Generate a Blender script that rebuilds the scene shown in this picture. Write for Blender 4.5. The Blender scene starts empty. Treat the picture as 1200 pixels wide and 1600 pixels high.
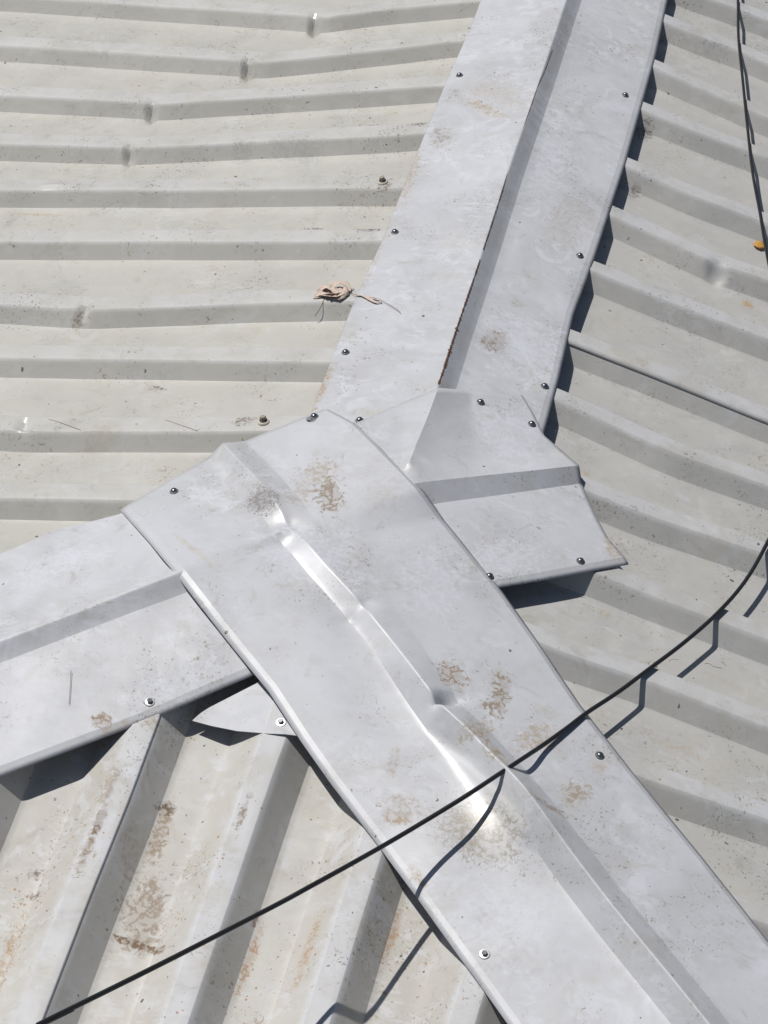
import bpy, bmesh, math, random
from mathutils import Vector, Matrix
random.seed(7)
C = bpy.context.scene.collection
SC = bpy.context.scene

# ------------------------------------------------------------------ camera
CAM = Vector((0.6147, -3.0126, 2.5901))
YAW, TILT, ROLL = 0.1793, 0.8729, 0.0781
FPX = 3915.3                       # focal length in photo pixels (photo 1200 x 1600)
ROT = Matrix.Rotation(YAW, 3, 'Z') @ Matrix.Rotation(TILT, 3, 'X') @ Matrix.Rotation(ROLL, 3, 'Z')
cd = bpy.data.cameras.new('camera'); cam = bpy.data.objects.new('camera', cd); C.objects.link(cam)
cam.matrix_world = Matrix.Translation(CAM) @ ROT.to_4x4()
cd.sensor_fit = 'VERTICAL'; cd.sensor_height = 24.0; cd.sensor_width = 18.0
cd.lens = FPX / 1600 * 24.0; cd.clip_start = 0.05; cd.clip_end = 500
SC.camera = cam

# ------------------------------------------------------------------ light
SUN = Vector((-0.50, 0.13, 1.0)).normalized()          # towards the sun
w = bpy.data.worlds.new('World'); SC.world = w; w.use_nodes = True
nt = w.node_tree; bg = nt.nodes['Background']
sky = nt.nodes.new('ShaderNodeTexSky'); sky.sky_type = 'NISHITA'; sky.sun_disc = False
sky.sun_elevation = math.asin(SUN.z); sky.sun_rotation = math.atan2(SUN.x, SUN.y)
nt.links.new(sky.outputs[0], bg.inputs[0]); bg.inputs[1].default_value = 0.05
sl = bpy.data.lights.new('sun', 'SUN'); sl.energy = 5.0; sl.angle = math.radians(0.53); sl.color = (1.0, 0.965, 0.91)
so = bpy.data.objects.new('sun', sl); C.objects.link(so)
so.rotation_euler = SUN.to_track_quat('Z', 'Y').to_euler(); so.location = (0, 0, 6)
SC.view_settings.view_transform = 'Standard'; SC.view_settings.look = 'None'
SC.view_settings.exposure = -0.36; SC.view_settings.gamma = 1

# ------------------------------------------------------------------ measuring: roof planes
S = 0.2125                                             # slope of all three roof slopes (rib tops)
PL = {'L': Vector((-S, 0, 1)), 'R': Vector((S, 0, 1)), 'B': Vector((0, -S, 1))}   # n.p = 0 (+h)
def z0(x, y): return min(S*x, -S*x, S*y)
def ray(px, py):
    return (ROT @ Vector(((px-600)/FPX, (800-py)/FPX, -1))).normalized()
def P(px, py, h=0.0, pl=None):
    d = ray(px, py)
    ts = [(h - n.dot(CAM)) / n.dot(d) for k, n in PL.items() if (pl is None or k == pl)]
    return CAM + d*max(ts)

# ------------------------------------------------------------------ helpers
def tag(o, label=None, cat=None, group=None, kind=None):
    if label: o['label'] = label
    if cat: o['category'] = cat
    if group: o['group'] = group
    if kind: o['kind'] = kind
    return o
def mesh_obj(name, verts, faces, mat, parent=None, origin=None, smooth=True, sharp=24, solid=None):
    me = bpy.data.meshes.new(name)
    o_ = Vector(origin) if origin is not None else Vector((0, 0, 0))
    me.from_pydata([tuple(Vector(v)-o_) for v in verts], [], faces)
    me.validate(); me.update()
    ob = bpy.data.objects.new(name, me); C.objects.link(ob)
    me.materials.append(mat)
    if smooth:
        for p in me.polygons: p.use_smooth = True
        me.set_sharp_from_angle(angle=math.radians(sharp))
    if parent is not None:
        ob.parent = parent; ob.location = o_ - parent.location
    else: ob.location = o_
    if solid:
        m = ob.modifiers.new('thickness', 'SOLIDIFY'); m.thickness = solid; m.offset = -1
    return ob
def empty(name, loc):
    o = bpy.data.objects.new(name, None); C.objects.link(o); o.location = loc; o.empty_display_size = .02
    return o
def interp(pts, t, key=0):
    # pts sorted by key; linear interpolation with linear end extrapolation
    n = len(pts)
    if t <= pts[0][key]: a, b = pts[0], pts[1]
    elif t >= pts[-1][key]: a, b = pts[-2], pts[-1]
    else:
        for i in range(n-1):
            if pts[i][key] <= t <= pts[i+1][key]: a, b = pts[i], pts[i+1]; break
    f = (t-a[key])/(b[key]-a[key]) if b[key] != a[key] else 0
    return [a[j]+(b[j]-a[j])*f for j in range(len(a))]
def gauss(x): return math.exp(-x*x)
def hsh(i, j=0):
    v = math.sin(i*127.1+j*311.7)*43758.5453
    return v-math.floor(v)
def vnoise(x, y):
    i, j = math.floor(x), math.floor(y); fx, fy = x-i, y-j
    fx = fx*fx*(3-2*fx); fy = fy*fy*(3-2*fy)
    a = hsh(i, j)*(1-fx)+hsh(i+1, j)*fx; b = hsh(i, j+1)*(1-fx)+hsh(i+1, j+1)*fx
    return (a*(1-fy)+b*fy)*2-1

# ------------------------------------------------------------------ materials
def blot_group():
    g = bpy.data.node_groups.new('blot', 'ShaderNodeTree')
    for nm, ty in (('Center', 'NodeSocketVector'), ('A', 'NodeSocketVector'), ('B', 'NodeSocketVector'),
                   ('Scale', 'NodeSocketFloat'), ('Cut', 'NodeSocketFloat'), ('Soft', 'NodeSocketFloat')):
        g.interface.new_socket(nm, in_out='INPUT', socket_type=ty)
    g.interface.new_socket('Mask', in_out='OUTPUT', socket_type='NodeSocketFloat')
    N, Lk = g.nodes, g.links
    gi = N.new('NodeGroupInput'); go = N.new('NodeGroupOutput'); ge = N.new('ShaderNodeNewGeometry')
    sub = N.new('ShaderNodeVectorMath'); sub.operation = 'SUBTRACT'
    Lk.new(ge.outputs['Position'], sub.inputs[0]); Lk.new(gi.outputs['Center'], sub.inputs[1])
    da = N.new('ShaderNodeVectorMath'); da.operation = 'DOT_PRODUCT'; Lk.new(sub.outputs[0], da.inputs[0]); Lk.new(gi.outputs['A'], da.inputs[1])
    db = N.new('ShaderNodeVectorMath'); db.operation = 'DOT_PRODUCT'; Lk.new(sub.outputs[0], db.inputs[0]); Lk.new(gi.outputs['B'], db.inputs[1])
    cx = N.new('ShaderNodeCombineXYZ'); Lk.new(da.outputs['Value'], cx.inputs[0]); Lk.new(db.outputs['Value'], cx.inputs[1])
    ln = N.new('ShaderNodeVectorMath'); ln.operation = 'LENGTH'; Lk.new(cx.outputs[0], ln.inputs[0])
    no = N.new('ShaderNodeTexNoise'); no.inputs['Detail'].default_value = 7; no.inputs['Roughness'].default_value = .66
    no.inputs['Distortion'].default_value = 1.1
    Lk.new(ge.outputs['Position'], no.inputs['Vector']); Lk.new(gi.outputs['Scale'], no.inputs['Scale'])
    inv = N.new('ShaderNodeMath'); inv.operation = 'SUBTRACT'; inv.inputs[0].default_value = 1; Lk.new(ln.outputs['Value'], inv.inputs[1])
    mu = N.new('ShaderNodeMath'); mu.operation = 'MULTIPLY_ADD'; Lk.new(inv.outputs[0], mu.inputs[0]); mu.inputs[1].default_value = .32
    Lk.new(no.outputs[0], mu.inputs[2])
    sb = N.new('ShaderNodeMath'); sb.operation = 'SUBTRACT'; Lk.new(mu.outputs[0], sb.inputs[0]); Lk.new(gi.outputs['Cut'], sb.inputs[1])
    dv = N.new('ShaderNodeMath'); dv.operation = 'DIVIDE'; dv.use_clamp = True; Lk.new(sb.outputs[0], dv.inputs[0]); Lk.new(gi.outputs['Soft'], dv.inputs[1])
    lt = N.new('ShaderNodeMath'); lt.operation = 'LESS_THAN'; Lk.new(ln.outputs['Value'], lt.inputs[0]); lt.inputs[1].default_value = 1.6
    mm = N.new('ShaderNodeMath'); mm.operation = 'MULTIPLY'; Lk.new(dv.outputs[0], mm.inputs[0]); Lk.new(lt.outputs[0], mm.inputs[1])
    n2 = N.new('ShaderNodeTexNoise'); n2.inputs['Scale'].default_value = 65; n2.inputs['Detail'].default_value = 6; Lk.new(ge.outputs['Position'], n2.inputs['Vector'])
    s2 = N.new('ShaderNodeMath'); s2.operation = 'SUBTRACT'; Lk.new(n2.outputs[0], s2.inputs[0]); s2.inputs[1].default_value = .5
    a2 = N.new('ShaderNodeMath'); a2.operation = 'ABSOLUTE'; Lk.new(s2.outputs[0], a2.inputs[0])
    r2 = N.new('ShaderNodeMapRange'); r2.inputs['From Min'].default_value = .012; r2.inputs['From Max'].default_value = .075
    r2.inputs['To Min'].default_value = 1.15; r2.inputs['To Max'].default_value = .42
    Lk.new(a2.outputs[0], r2.inputs['Value'])
    m3 = N.new('ShaderNodeMath'); m3.operation = 'MULTIPLY'; Lk.new(mm.outputs[0], m3.inputs[0]); Lk.new(r2.outputs[0], m3.inputs[1])
    Lk.new(m3.outputs[0], go.inputs[0])
    return g
BLOT = blot_group()
BROWN = (.13, .075, .035); DARK = (.07, .06, .05); RUST = (.22, .075, .02); TAN = (.30, .245, .17); PALE = (.60, .62, .68); DIRT = (.27, .245, .195)

def paint(name, col, col2, blots=(), rough=.38, spec=.5, speck=.5, rusty=0.0, streak=(0, 1), washed=.0, bump=.12, crest=0, coat=.15, grime=.75, coatr=.25, hh=.012, tops=()):
    m = bpy.data.materials.new(name); m.use_nodes = True
    N, Lk = m.node_tree.nodes, m.node_tree.links
    b = N['Principled BSDF']; ge = N.new('ShaderNodeNewGeometry')
    def noise(scale, detail=4, rough_=.55, dist=0, stretch=None):
        n = N.new('ShaderNodeTexNoise'); n.inputs['Scale'].default_value = scale; n.inputs['Detail'].default_value = detail
        n.inputs['Roughness'].default_value = rough_; n.inputs['Distortion'].default_value = dist
        if stretch:
            mp = N.new('ShaderNodeMapping'); mp.inputs['Rotation'].default_value = (0, 0, stretch[0]); mp.inputs['Scale'].default_value = (stretch[1], stretch[2], 1)
            Lk.new(ge.outputs['Position'], mp.inputs['Vector']); Lk.new(mp.outputs[0], n.inputs['Vector'])
        else: Lk.new(ge.outputs['Position'], n.inputs['Vector'])
        return n.outputs[0]
    def ramp(src, lo, hi, mx=1.0):
        r = N.new('ShaderNodeMapRange'); r.interpolation_type = 'SMOOTHSTEP'
        r.inputs['From Min'].default_value = lo; r.inputs['From Max'].default_value = hi; r.inputs['To Max'].default_value = mx
        Lk.new(src, r.inputs['Value']); return r.outputs[0]
    def mix(fac, a, c):
        x = N.new('ShaderNodeMix'); x.data_type = 'RGBA'
        Lk.new(fac, x.inputs['Factor'])
        if isinstance(a, tuple): x.inputs['A'].default_value = (*a, 1)
        else: Lk.new(a, x.inputs['A'])
        x.inputs['B'].default_value = (*c, 1)
        return x.outputs['Result']
    def math_(op, a, c):
        x = N.new('ShaderNodeMath'); x.operation = op
        for i, v in enumerate((a, c)):
            if isinstance(v, (int, float)): x.inputs[i].default_value = v
            else: Lk.new(v, x.inputs[i])
        return x.outputs[0]
    c = mix(ramp(noise(5, 5, .6, .8), .35, .68), col, col2)
    # worn patches wiped clean by rain, along the fall
    if washed:
        st = math.atan2(streak[1], streak[0])
        c = mix(math_('MULTIPLY', ramp(noise(14, 7, .66, 1.6, (-st, .6, 1.4)), .50, .62), washed*.55), c, PALE)
        wipe = math_('MULTIPLY', ramp(noise(20, 5, .6, 1.3), .50, .60), ramp(noise(6, 4, .6, .5), .47, .60))
        c = mix(math_('MULTIPLY', wipe, min(1, washed*1.15)), c, (.62, .645, .705))
        dabs = math_('MULTIPLY', ramp(noise(62, 3, .5, .5, (-st+.6, .5, 1.5)), .54, .62), ramp(noise(8.5, 4, .6, .8), .52, .62))
        c = mix(math_('MULTIPLY', dabs, min(1, washed*1.0)), c, (.62, .645, .705))
    if crest:
        at = N.new('ShaderNodeAttribute'); at.attribute_name = 'crest'
        c = mix(math_('MULTIPLY', math_('MULTIPLY', at.outputs['Fac'], ramp(noise(14, 5, .6), .3, .6)), crest), c, PALE)
    c = mix(ramp(noise(22, 7, .72, .8), .54, .78, .5), c, DIRT)
    c = mix(ramp(noise(6, 8, .74, 1.2), .52, .70, .28), c, (.40, .365, .30))
    c = mix(ramp(noise(150, 4, .6), .62, .78, .22), c, TAN)
    c = mix(math_('MULTIPLY', math_('MULTIPLY', ramp(noise(8, 4, .6), .50, .64), ramp(noise(75, 6, .68, 2.2), .585, .64)), grime), c, (.24, .18, .115))
    c = mix(math_('MULTIPLY', math_('MULTIPLY', ramp(noise(5, 4, .6, 1), .52, .64), ramp(noise(190, 3, .6, .6), .60, .66)), grime), c, (.15, .12, .085))
    # specks
    def specks(scale, thr, keep, colr, amt):
        nonlocal c
        wv = N.new('ShaderNodeTexVoronoi'); wv.inputs['Scale'].default_value = scale; wv.inputs['Randomness'].default_value = 1
        ds = N.new('ShaderNodeVectorMath'); ds.operation = 'ADD'
        nn = N.new('ShaderNodeTexNoise'); nn.inputs['Scale'].default_value = 160; nn.inputs['Detail'].default_value = 2
        Lk.new(ge.outputs['Position'], nn.inputs['Vector'])
        sc_ = N.new('ShaderNodeVectorMath'); sc_.operation = 'SCALE'; sc_.inputs['Scale'].default_value = .008
        Lk.new(nn.outputs['Color'], sc_.inputs[0]); Lk.new(ge.outputs['Position'], ds.inputs[0]); Lk.new(sc_.outputs[0], ds.inputs[1])
        fl = N.new('ShaderNodeVectorMath'); fl.operation = 'MULTIPLY'; fl.inputs[1].default_value = (1, 1, .25)
        Lk.new(ds.outputs[0], fl.inputs[0]); Lk.new(fl.outputs[0], wv.inputs['Vector'])
        sx = N.new('ShaderNodeSeparateColor'); Lk.new(wv.outputs['Color'], sx.inputs[0])
        size = math_('MULTIPLY', sx.outputs[1], thr)
        a = math_('LESS_THAN', wv.outputs['Distance'], size)
        k = math_('LESS_THAN', sx.outputs[0], keep)
        c = mix(math_('MULTIPLY', math_('MULTIPLY', a, k), amt), c, colr)
    specks(26, .085, .40*speck, DARK, .85)
    specks(90, .13, .22*speck, DARK, .5)
    specks(55, .11, .35*speck, BROWN, .65)
    if rusty:
        cl = ramp(noise(9, 3, .6), .48, .7)
        wv = N.new('ShaderNodeTexVoronoi'); wv.inputs['Scale'].default_value = 150
        fl = N.new('ShaderNodeVectorMath'); fl.operation = 'MULTIPLY'; fl.inputs[1].default_value = (1, 1, .2)
        Lk.new(ge.outputs['Position'], fl.inputs[0]); Lk.new(fl.outputs[0], wv.inputs['Vector'])
        sx = N.new('ShaderNodeSeparateColor'); Lk.new(wv.outputs['Color'], sx.inputs[0])
        a = math_('LESS_THAN', wv.outputs['Distance'], math_('MULTIPLY', sx.outputs[1], .33))
        k = math_('LESS_THAN', sx.outputs[0], math_('MULTIPLY', cl, rusty))
        c = mix(math_('MULTIPLY', math_('MULTIPLY', a, k), .75), c, (.33, .17, .07))
    rmask = None
    for bl in blots:
        (x, y, ux, uy, vx, vy, plane, colr, scale, cut, soft, amt) = bl
        h_ = 0 if (x, y) in tops else hh
        c0 = P(x, y, h_, plane); a0 = P(x+ux, y+uy, h_, plane)-c0; b0 = P(x+vx, y+vy, h_, plane)-c0
        # dual basis in plan
        det = a0.x*b0.y-a0.y*b0.x
        A = Vector((b0.y/det, -b0.x/det, 0)); B = Vector((-a0.y/det, a0.x/det, 0))
        g = N.new('ShaderNodeGroup'); g.node_tree = BLOT
        g.inputs['Center'].default_value = c0; g.inputs['A'].default_value = A; g.inputs['B'].default_value = B
        g.inputs['Scale'].default_value = scale*1.0; g.inputs['Cut'].default_value = cut-.06; g.inputs['Soft'].default_value = soft*1.3
        if colr[0] > colr[2]*1.15: colr = (colr[0]*.82, colr[1]*.86, colr[2]*1.0)
        f = math_('MULTIPLY', g.outputs[0], amt*.9)
        c = mix(f, c, colr)
        rmask = f if rmask is None else math_('MAXIMUM', rmask, f)
    Lk.new(c, b.inputs['Base Color'])
    b.inputs['Specular IOR Level'].default_value = spec
    b.inputs['Coat Weight'].default_value = coat; b.inputs['Coat Roughness'].default_value = coatr
    rr = ramp(noise(12, 5, .6, .6), .3, .75, .22)
    rr = math_('ADD', rr, rough)
    if rmask is not None: rr = math_('ADD', rr, math_('MULTIPLY', rmask, .35))
    Lk.new(rr, b.inputs['Roughness'])
    bp = N.new('ShaderNodeBump'); bp.inputs['Strength'].default_value = bump; bp.inputs['Distance'].default_value = .004
    Lk.new(noise(28, 3, .5), bp.inputs['Height']); Lk.new(bp.outputs[0], b.inputs['Normal'])
    return m
def plain(name, col, rough=.5, metal=0.0, var=.25, scale=60):
    m = bpy.data.materials.new(name); m.use_nodes = True
    N, Lk = m.node_tree.nodes, m.node_tree.links; b = N['Principled BSDF']
    n = N.new('ShaderNodeTexNoise'); n.inputs['Scale'].default_value = scale; n.inputs['Detail'].default_value = 4
    x = N.new('ShaderNodeMix'); x.data_type = 'RGBA'
    tc = N.new('ShaderNodeTexCoord'); Lk.new(tc.outputs['Object'], n.inputs['Vector'])
    Lk.new(n.outputs[0], x.inputs['Factor'])
    x.inputs['A'].default_value = (*[v*(1-var) for v in col], 1); x.inputs['B'].default_value = (*[min(1, v*(1+var)) for v in col], 1)
    Lk.new(x.outputs['Result'], b.inputs['Base Color']); b.inputs['Roughness'].default_value = rough; b.inputs['Metallic'].default_value = metal
    return m

def bl(x, y, rx, ry, ang, plane, col, scale=60, cut=.62, soft=.1, amt=.8):
    a = math.radians(ang)
    return (x, y, rx*math.cos(a), rx*math.sin(a), -ry*math.sin(a), ry*math.cos(a), plane, col, scale, cut, soft, amt)
M_left = paint('beige_roof_paint', (.462, .453, .42), (.42, .413, .385), [
    bl(720, 54, 22, 8, 0, 'L', (.40, .20, .12), 90, .62, .08, .7),
    bl(460, 235, 60, 22, 0, 'L', (.42, .40, .34), 120, .66, .06, .6),
    bl(378, 240, 26, 16, 0, 'L', (.42, .40, .34), 120, .68, .05, .6),
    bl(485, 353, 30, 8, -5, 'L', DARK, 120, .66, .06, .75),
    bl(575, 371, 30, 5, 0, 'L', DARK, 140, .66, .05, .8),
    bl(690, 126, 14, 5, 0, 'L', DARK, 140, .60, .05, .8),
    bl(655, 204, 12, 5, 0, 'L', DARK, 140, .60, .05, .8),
    bl(598, 300, 14, 9, 0, 'L', BROWN, 120, .60, .1, .7),
    bl(245, 598, 22, 7, 5, 'L', BROWN, 110, .70, .06, .8),
    bl(150, 690, 60, 30, 0, 'L', (.46, .38, .24), 70, .66, .2, .5),
    bl(120, 500, 18, 14, 0, 'L', BROWN, 110, .72, .06, .6),
    bl(60, 327, 60, 4, 1, 'L', (.45, .30, .14), 80, .66, .1, .6),
    bl(380, 672, 26, 10, -15, 'L', BROWN, 100, .66, .08, .7),
], rough=.46, coat=.3, coatr=.16, grime=.95, speck=1.5, hh=-.018, crest=.25, streak=(1, 0), washed=.12)
M_right = paint('grey_roof_paint', (.45, .443, .425), (.405, .405, .395), [
    bl(1008, 207, 13, 10, 0, 'R', (.16, .13, .10), 130, .50, .15, .9),
    bl(991, 300, 10, 8, 0, 'R', (.18, .15, .12), 130, .52, .15, .85),
    bl(975, 575, 70, 14, 22, 'R', (.50, .42, .26), 50, .60, .25, .6),
    bl(960, 500, 45, 14, 22, 'R', (.50, .44, .30), 50, .62, .25, .5),
    bl(1168, 473, 12, 6, 20, 'R', (.48, .28, .08), 90, .56, .12, .8),
    bl(945, 955, 30, 8, 25, 'R', (.44, .32, .18), 80, .62, .12, .6),
    bl(935, 1115, 30, 20, 20, 'R', (.46, .38, .24), 70, .66, .18, .6),
    bl(1050, 1160, 110, 14, 25, 'R', (.44, .33, .2), 70, .68, .15, .6),
    bl(1130, 1060, 90, 10, 24, 'R', (.46, .38, .26), 70, .68, .15, .5),
    bl(915, 735, 14, 6, 20, 'R', (.46, .36, .2), 80, .58, .15, .7),
], rough=.45, coat=.3, coatr=.16, grime=.9, speck=1.3, hh=-.028, crest=.35, streak=(1, 0), washed=.15)
M_bottom = paint('rust_flecked_white_roof_paint', (.50, .49, .465), (.45, .435, .405), [
    bl(225, 1425, 46, 70, 10, 'B', (.36, .28, .19), 60, .58, .10, .9),
    bl(215, 1475, 46, 6, 20, 'B', (.22, .14, .075), 70, .50, .1, 1.0),
    bl(250, 1300, 16, 64, 18, 'B', (.36, .27, .17), 90, .60, .08, .9),
    bl(262, 1262, 24, 16, 0, 'B', BROWN, 70, .64, .08, .75),
    bl(205, 1345, 34, 60, 15, 'B', (.42, .34, .24), 60, .66, .12, .6),
    bl(137, 1325, 9, 44, 22, 'B', (.30, .20, .10), 60, .52, .2, .8),
    bl(155, 1285, 7, 28, 22, 'B', (.22, .14, .08), 60, .56, .1, .8),
    bl(170, 1230, 16, 46, 22, 'B', (.40, .33, .22), 90, .62, .08, .7),
    bl(380, 1270, 8, 36, 20, 'B', (.30, .22, .14), 80, .58, .1, .8),
    bl(55, 1365, 14, 10, 0, 'B', BROWN, 110, .58, .12, .8),
    bl(50, 1400, 30, 10, 0, 'B', BROWN, 110, .66, .08, .7),
    bl(400, 1436, 5, 13, 18, 'B', RUST, 150, .50, .15, .85),
    bl(390, 1500, 11, 90, 20, 'B', (.42, .24, .11), 240, .68, .05, .8),
    bl(480, 1500, 14, 100, 20, 'B', (.45, .27, .12), 260, .69, .05, .7),
    bl(614, 1460, 13, 80, 18, 'B', (.45, .26, .12), 240, .68, .05, .7),
    bl(10, 1500, 20, 120, 20, 'B', (.42, .26, .12), 220, .68, .05, .7),
    bl(240, 1130, 30, 14, 0, 'B', (.40, .32, .2), 90, .66, .1, .6),
], rough=.52, spec=.4, speck=1.2, hh=-.045, tops=((137, 1325), (155, 1285), (170, 1230), (380, 1270), (240, 1130)), crest=.5, rusty=.55, streak=(0, 1), washed=.3)
CW1, CW2 = (.520, .532, .565), (.452, .459, .480)
M_upper = paint('white_cap_paint_upper', CW1, CW2, [
    bl(690, 210, 26, 22, -60, 'L', TAN, 60, .62, .15, .8),
    bl(640, 270, 14, 60, 20, 'L', (.44, .33, .2), 90, .60, .12, .7),
    bl(590, 390, 10, 70, 22, 'L', (.48, .38, .25), 90, .64, .12, .6),
    bl(505, 600, 8, 50, 22, 'L', (.42, .26, .12), 90, .56, .12, .7),
    bl(770, 140, 90, 30, 15, 'L', (.50, .42, .30), 70, .66, .15, .6),
    bl(760, 165, 60, 10, 20, 'L', (.42, .3, .16), 110, .64, .08, .7),
    bl(710, 370, 50, 26, 0, 'L', (.52, .47, .36), 50, .62, .25, .6),
    bl(575, 637, 34, 14, 0, 'L', (.50, .45, .32), 60, .58, .2, .7),
    bl(775, 527, 18, 15, 0, 'R', (.27, .20, .14), 110, .44, .14, 1.1),
    bl(890, 340, 60, 60, 0, 'R', (.47, .42, .34), 100, .68, .06, .7),
    bl(820, 430, 40, 26, 0, 'R', (.52, .48, .38), 70, .62, .2, .5),
    bl(865, 250, 34, 70, 15, 'R', PALE, 60, .55, .15, .5),
    bl(830, 540, 90, 50, 20, 'R', PALE, 80, .60, .06, .5),
    bl(722, 612, 60, 6, 3, 'R', (.48, .42, .32), 80, .5, .2, .6),
    bl(486, 656, 5, 3, 0, 'L', (.02, .02, .02), 40, .20, .05, 1.6),
], rough=.40, speck=.9, streak=(1, -.3), washed=.42)
M_lower = paint('white_cap_paint_lower', CW1, CW2, [
    bl(486, 656, 5, 3, 0, 'L', (.02, .02, .02), 40, .20, .05, 1.6),
    bl(410, 788, 27, 19, 10, 'L', (.10, .08, .06), 230, .58, .04, 1.1),
    bl(410, 788, 30, 22, 10, 'L', (.52, .48, .42), 40, .35, .3, .5),
    bl(515, 770, 30, 36, 0, 'L', (.27, .19, .10), 75, .62, .06, .85),
    bl(500, 735, 44, 30, 0, 'L', (.40, .33, .22), 110, .66, .07, .7),
    bl(470, 770, 26, 34, 30, 'L', (.44, .36, .26), 70, .60, .15, .6),
    bl(600, 780, 60, 40, 0, 'R', (.50, .45, .37), 80, .64, .12, .5),
    bl(705, 1045, 34, 22, 20, 'R', (.30, .20, .10), 70, .60, .08, .85),
    bl(780, 1085, 22, 46, 15, 'R', (.27, .19, .10), 75, .62, .06, .85),
    bl(840, 1150, 60, 34, 0, 'R', (.40, .30, .17), 90, .66, .08, .7),
    bl(900, 1235, 34, 26, 0, 'R', (.35, .26, .15), 110, .64, .07, .75),
    bl(855, 1267, 36, 8, 10, 'R', (.30, .18, .08), 90, .58, .1, .8),
    bl(937, 1187, 18, 22, 20, 'R', (.44, .32, .2), 70, .5, .3, .6),
    bl(745, 1150, 24, 46, 50, 'B', (.38, .28, .15), 80, .62, .08, .7),
    bl(770, 1180, 14, 50, -35, 'R', (.36, .24, .11), 90, .60, .08, .8),
    bl(760, 1310, 60, 44, 30, 'B', (.34, .29, .20), 190, .56, .06, .8),
    bl(720, 1290, 50, 50, 30, 'B', (.40, .35, .26), 140, .60, .08, .7),
    bl(640, 1270, 60, 34, 30, 'B', (.42, .34, .24), 60, .62, .15, .7),
    bl(620, 1280, 20, 10, 10, 'B', (.38, .26, .14), 70, .52, .15, .8),
    bl(615, 1190, 14, 30, 10, 'B', (.45, .38, .28), 90, .6, .12, .6),
    bl(655, 1370, 12, 26, -30, 'B', (.45, .32, .18), 90, .58, .14, .7),
    bl(790, 1430, 90, 70, 30, 'B', PALE, 40, .50, .2, .6),
    bl(790, 1500, 80, 50, 0, 'B', (.50, .47, .40), 50, .64, .15, .5),
    bl(300, 850, 6, 60, -38, 'B', (.52, .42, .27), 60, .50, .2, .6),
    bl(330, 780, 40, 16, 20, 'L', PALE, 80, .56, .06, .6),
    bl(480, 870, 110, 44, 30, 'B', PALE, 55, .55, .1, .55),
    bl(680, 900, 60, 60, 30, 'R', PALE, 60, .60, .06, .45),
], rough=.46, speck=.8, coat=.7, coatr=.33, streak=(.6, -.8), washed=.30)
M_leftcap = paint('white_cap_paint_left', CW1, CW2, [
    bl(160, 1120, 16, 12, 0, 'B', (.30, .19, .09), 80, .52, .1, .85),
    bl(180, 1130, 40, 8, -22, 'B', (.48, .38, .24), 80, .60, .1, .6),
    bl(270, 1065, 50, 34, 0, 'B', PALE, 50, .50, .2, .6),
    bl(90, 880, 90, 26, -20, 'L', PALE, 50, .50, .2, .6),
], rough=.46, speck=.8, streak=(.9, .4), washed=.30)
M_patch = paint('white_cap_paint_patch', CW1, CW2, [
    bl(775, 870, 90, 30, -8, 'R', PALE, 75, .55, .08, .5),
    bl(800, 680, 60, 50, 30, 'R', PALE, 80, .58, .08, .45),
    bl(720, 750, 80, 10, -6, 'R', (.52, .50, .44), 60, .55, .2, .5),
    bl(958, 850, 14, 26, -30, 'R', (.46, .33, .19), 90, .56, .12, .7),
    bl(870, 708, 14, 8, 30, 'R', (.6, .58, .5), 90, .5, .1, .8),
], rough=.36, speck=.5, streak=(1, .2), washed=.30)
M_tri = paint('white_cap_paint_small', CW1, CW2, [bl(303, 1124, 8, 6, 0, 'B', RUST, 120, .42, .1, .95), bl(445, 1147, 14, 4, 0, 'B', (.4, .25, .08), 120, .55, .1, .8)], rough=.55, coat=0)
M_rust = plain('rust', (.15, .065, .03), .9, 0, .6, 120)
M_dark = plain('dark_steel', (.20, .215, .235), .26, .85)
M_lead = plain('grey_washer', (.26, .27, .29), .4, .7)
M_zinc = plain('zinc_washer', (.55, .55, .55), .35, .8)
M_rubber = plain('black_rubber', (.015, .015, .017), .6)
M_cable = plain('black_cable_sheath', (.012, .013, .015), .42)
M_beige = plain('beige_screw_paint', (.50, .46, .38), .5)
M_dust = plain('dusty_steel', (.30, .28, .23), .6, .3, .5, 300)

# ------------------------------------------------------------------ setting
g = mesh_obj('ground', [(-60, -60, -4.5), (60, -60, -4.5), (60, 60, -4.5), (-60, 60, -4.5)], [(0, 1, 2, 3)], plain('earth', (.20, .17, .13), .95, 0, .3, 2), smooth=False)
tag(g, kind='structure')

# ------------------------------------------------------------------ ribbed roof sheets
PITCH = .2
def lines_plan(pxlines, plane, key):
    out = []
    for ln in pxlines:
        pts = [tuple(P(x, y, 0, plane)) for x, y in ln]
        pts.sort(key=lambda p: p[key])
        out.append([(p[key], p[1-key]) for p in pts])
    return out
LN_L = lines_plan([
    [(0, -8), (240, 8), (480, 23), (495, 28), (600, 14), (750, 0)],
    [(0, 70), (385, 94), (400, 98), (600, 77), (725, 62)],
    [(0, 148), (225, 159), (245, 162), (600, 139), (702, 131)],
    [(0, 224), (192, 229), (215, 230), (600, 211), (670, 206)],
    [(0, 296), (300, 296), (640, 292)],
    [(0, 377), (300, 377), (600, 376)],
    [(0, 475), (120, 482), (150, 484), (350, 475), (555, 469)],
    [(0, 558), (250, 562), (510, 565)],
    [(0, 671), (30, 674), (350, 674), (440, 672)],
    [(0, 777), (210, 781)]], 'L', 0)
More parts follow.
